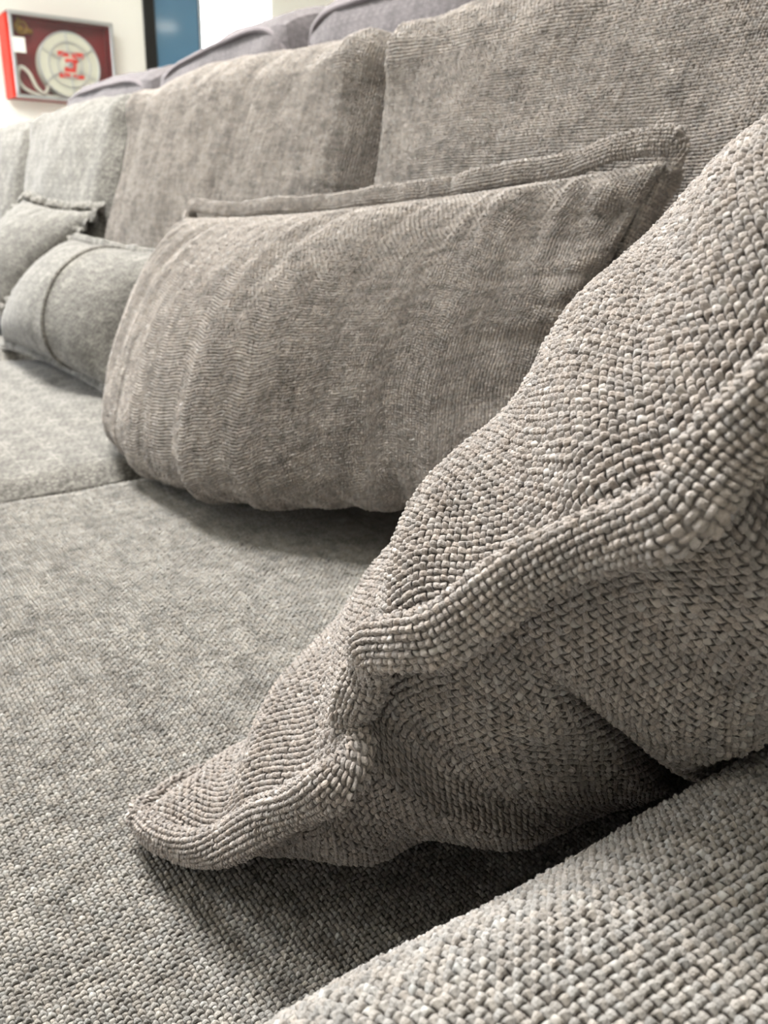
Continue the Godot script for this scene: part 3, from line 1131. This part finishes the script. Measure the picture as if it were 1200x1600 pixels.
func other_pillow(called: String, label: String, corner: Vector3, E: Vector3, T: Vector3, opt: Dictionary) -> Node3D:
	E = E.normalized()
	T = (T - E * T.dot(E)).normalized()
	var N := E.cross(T)
	var tf := Transform3D(Basis(E, T, N), corner)
	var t := thing(called, label, "pillow", tf)
	opt.tf = tf
	var front := pillow_side(opt, 1.0)
	var back := pillow_side(opt, -1.0)
	var fine: bool = opt.get("fine", false)
	var of := part("front_cover", grids_mesh([front]), M.gap_shade_ground if fine else M.taupe, t)
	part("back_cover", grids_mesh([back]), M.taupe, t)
	if fine:
		weave(of, front, {"seed": opt.seed + 30.0, "mottle": 0.30, "tone": opt.get("tone", Color(1.02, 0.98, 0.945))})  # default tint paints the warm cast of the light into the cover
	var per: int = opt.get("per", 60)
	var half: float = opt.get("hem", 0.008)
	var pr := perimeter(opt.w, opt.h, opt.get("pull", 0.045), opt.get("skew", 0.0), true, tf, per, 0.02, opt.get("wave", 0.004), opt.seed)
	var pts: PackedVector3Array = pr[0]
	var outs: PackedVector3Array = pr[1]
	var fold := PackedFloat32Array()
	var wide := PackedFloat32Array()
	var ruffle: float = opt.get("ruffle", 0.0)
	for i in pts.size():
		var turn := 0.35 * noise.get_noise_1d(i * 2.0 + opt.seed * 40.0) * 2.0
		if (i / per) in opt.get("tuck", []):
			turn -= 1.5
			pts[i].z -= half * 0.8
			pts[i] -= outs[i] * half * 0.7
		if i / per == 2:
			var f := float(i % per) / per
			pts[i] += outs[i] * opt.get("perk", 0.0) * (0.6 + 0.9 * smoothstep(0.85, 1.0, f) + 0.6 * smoothstep(0.12, 0.0, f))
		if ruffle > 0.0:
			turn += 0.5 * sin(i * 1.9)
			pts[i].z += ruffle * sin(i * 1.9)
		var p := pts[i] + outs[i] * half * 0.85
		var wp := tf * p
		wp.y = maxf(wp.y, SEAT + 0.006)
		pts[i] = tf.affine_inverse() * wp
		fold.append(turn)
		wide.append(half)
	var hem := hem_grid(pts, outs, fold, wide, opt.get("hem_thick", 0.003), true)
	var oh := part("hem", grids_mesh([hem]), M.gap_shade_ground if fine else M.taupe, t)
	if fine:
		weave(oh, hem, {"seed": opt.seed + 31.0, "mottle": 0.2, "even_u": true, "tone": opt.get("tone", Color(1.02, 0.98, 0.945))})  # hem yarns take the same painted warm light as the cover
	if opt.has("seam_u"):
		var line := PackedVector3Array()
		for k in 50:
			line.append(grid_point(front, lerpf(opt.seam_u, opt.seam_top, k / 49.0), k / 49.0) + Vector3(0, 0, 0.001))
		part("seam", grids_mesh([tube_grid(line, 0.0035, 8)]), M.taupe, t, "raised seam near one end")
	return t

func pillows() -> void:
	front_pillow()
	other_pillow("long_pillow", "long grey pillow propped on the near back cushion", Vector3(-1.045, 0.474, -0.365), Vector3(0.678, 0.052, -0.03), Vector3(-0.005, 0.25, -0.09),
		{"w": 0.70, "h": 0.245, "bulge": 0.135, "back": 0.05, "nu": 120, "nv": 70, "seed": 2.0, "tuck": [0, 1, 3], "fine": true, "puckers": 0.010, "hem": 0.008, "ebb": 0.6, "power": 0.42, "sag": 1.05, "perk": 0.008})
	other_pillow("seamed_pillow", "grey pillow with a raised seam, leaning beside the long pillow", Vector3(-1.66, 0.477, -0.33), Vector3(1, 0.0, -0.06), Vector3(0.0, 0.20, -0.12),
		{"w": 0.54, "h": 0.21, "bulge": 0.09, "back": 0.05, "nu": 60, "nv": 40, "seed": 5.0, "seam_u": 0.70, "seam_top": 0.48, "hem": 0.007, "skew": 0.5, "power": 0.5, "sag": 0.3})
	other_pillow("ruffled_pillow", "dark grey pillow with a ruffled hem by the narrow cushion", Vector3(-1.86, 0.477, -0.34), Vector3(-0.98, 0.04, 0.08), Vector3(0.1, 0.7, -0.45),
		{"w": 0.40, "h": 0.28, "bulge": 0.06, "back": 0.05, "nu": 50, "nv": 50, "seed": 7.0, "skew": -0.9, "hem": 0.011, "ruffle": 0.004, "per": 50})

# ------------------------------------------------------------------ lavender sofa behind
func lavender_sofa() -> void:
	var t := thing("lavender_sofa", "lavender grey sofa standing back to back with the grey one", "sofa", Transform3D(Basis(), Vector3(-1.75, 0, -1.25)))
	part("seat_base", one_box(Vector3(0, 0.27, 0), Vector3(3.3, 0.34, 0.7), 0.03), M.lavender, t)
	var g := soft_box(Vector3(1.65, 0.33, 0.028), 0.022, Vector3(0, 0.004, 0.004), 0.06, 0.002, 60.0)
	var o := part("back_frame", grids_mesh(g), M.lavender, t)
	o.position = Vector3(0, 0.45, 0.372)
	for x in [-1.5, 1.5]:
		for z in [-0.28, 0.28]:
			var leg := CylinderMesh.new()
			leg.top_radius = 0.025
			leg.bottom_radius = 0.018
			leg.height = 0.1
			var l := part("leg", leg, M.wood, t)
			l.position = Vector3(x, 0.05, z)
	var rows := [[-3.14, -2.365, "farthest lavender cushion, beside the fire hose cabinet", 0.615], [-2.275, -1.59, "lavender cushion with raised piping below the dark door", 0.63], [-1.565, -1.035, "short lavender cushion between two longer ones", 0.635], [-1.0, -0.25, "lavender cushion rising behind the plump grey back cushion", 0.66]]
	for r in rows:
		var hw: float = (r[1] - r[0]) / 2.0
		var hh: float = r[3] / 2.0
		var tilt := Basis(Vector3(0, 0, 1), deg_to_rad(4.0 if r[3] == 0.63 else 0.0)) * Basis(Vector3(1, 0, 0), deg_to_rad(14.0))
		var c := thing("lavender_cushion", r[2], "back cushion", Transform3D(tilt, Vector3((r[0] + r[1]) / 2.0, 0.45, -1.13)), "back cushions of the lavender sofa")
		var half := Vector3(hw, hh, 0.085)
		var cr := Vector3(0.01, 0.02, 0.03)
		var cg := soft_box(half, 0.045, cr, 0.03, 0.005, 70.0 + r[0] * 5.0)
		var cv := part("cover", grids_mesh(cg), M.lavender, c)
		cv.position.y = hh
		for e in [-1.0, 1.0]:
			var ring := PackedVector3Array()
			for k in 72:
				var w := TAU * k / 72
				var cx := signf(cos(w)) * pow(absf(cos(w)), 0.28)
				var cy := signf(sin(w)) * pow(absf(sin(w)), 0.28)
				var s := Vector3(cx * (hw - 0.012), cy * (hh - 0.012), e * 0.073)
				var kx := clampf(1.0 - cx * cx, 0, 1)
				var ky := clampf(1.0 - cy * cy, 0, 1)
				s += Vector3(cx * cr.x * sqrt(ky) * 0.7, cy * cr.y * sqrt(kx) * 0.7, e * (0.002 + 0.03 * 0.85 * sqrt(maxf(kx, 0.06) * maxf(ky, 0.06))))
				ring.append(s + Vector3(0, hh, 0))
			part("piping", grids_mesh([tube_grid(ring, 0.006, 8, true)]), M.lavender_cord, c)

func _ready() -> void:
	rng.seed = 11
	noise.seed = 4
	noise.frequency = 0.05
	noise.fractal_octaves = 3
	set_camera_and_light()
	materials()
	for k in 6:
		yarns.append(make_yarn(k))
	room()
	added_ceiling_panels()
	hose_cabinet()
	sofa_frame()
	seat_cushions()
	back_cushions()
	pillows()
	lavender_sofa()
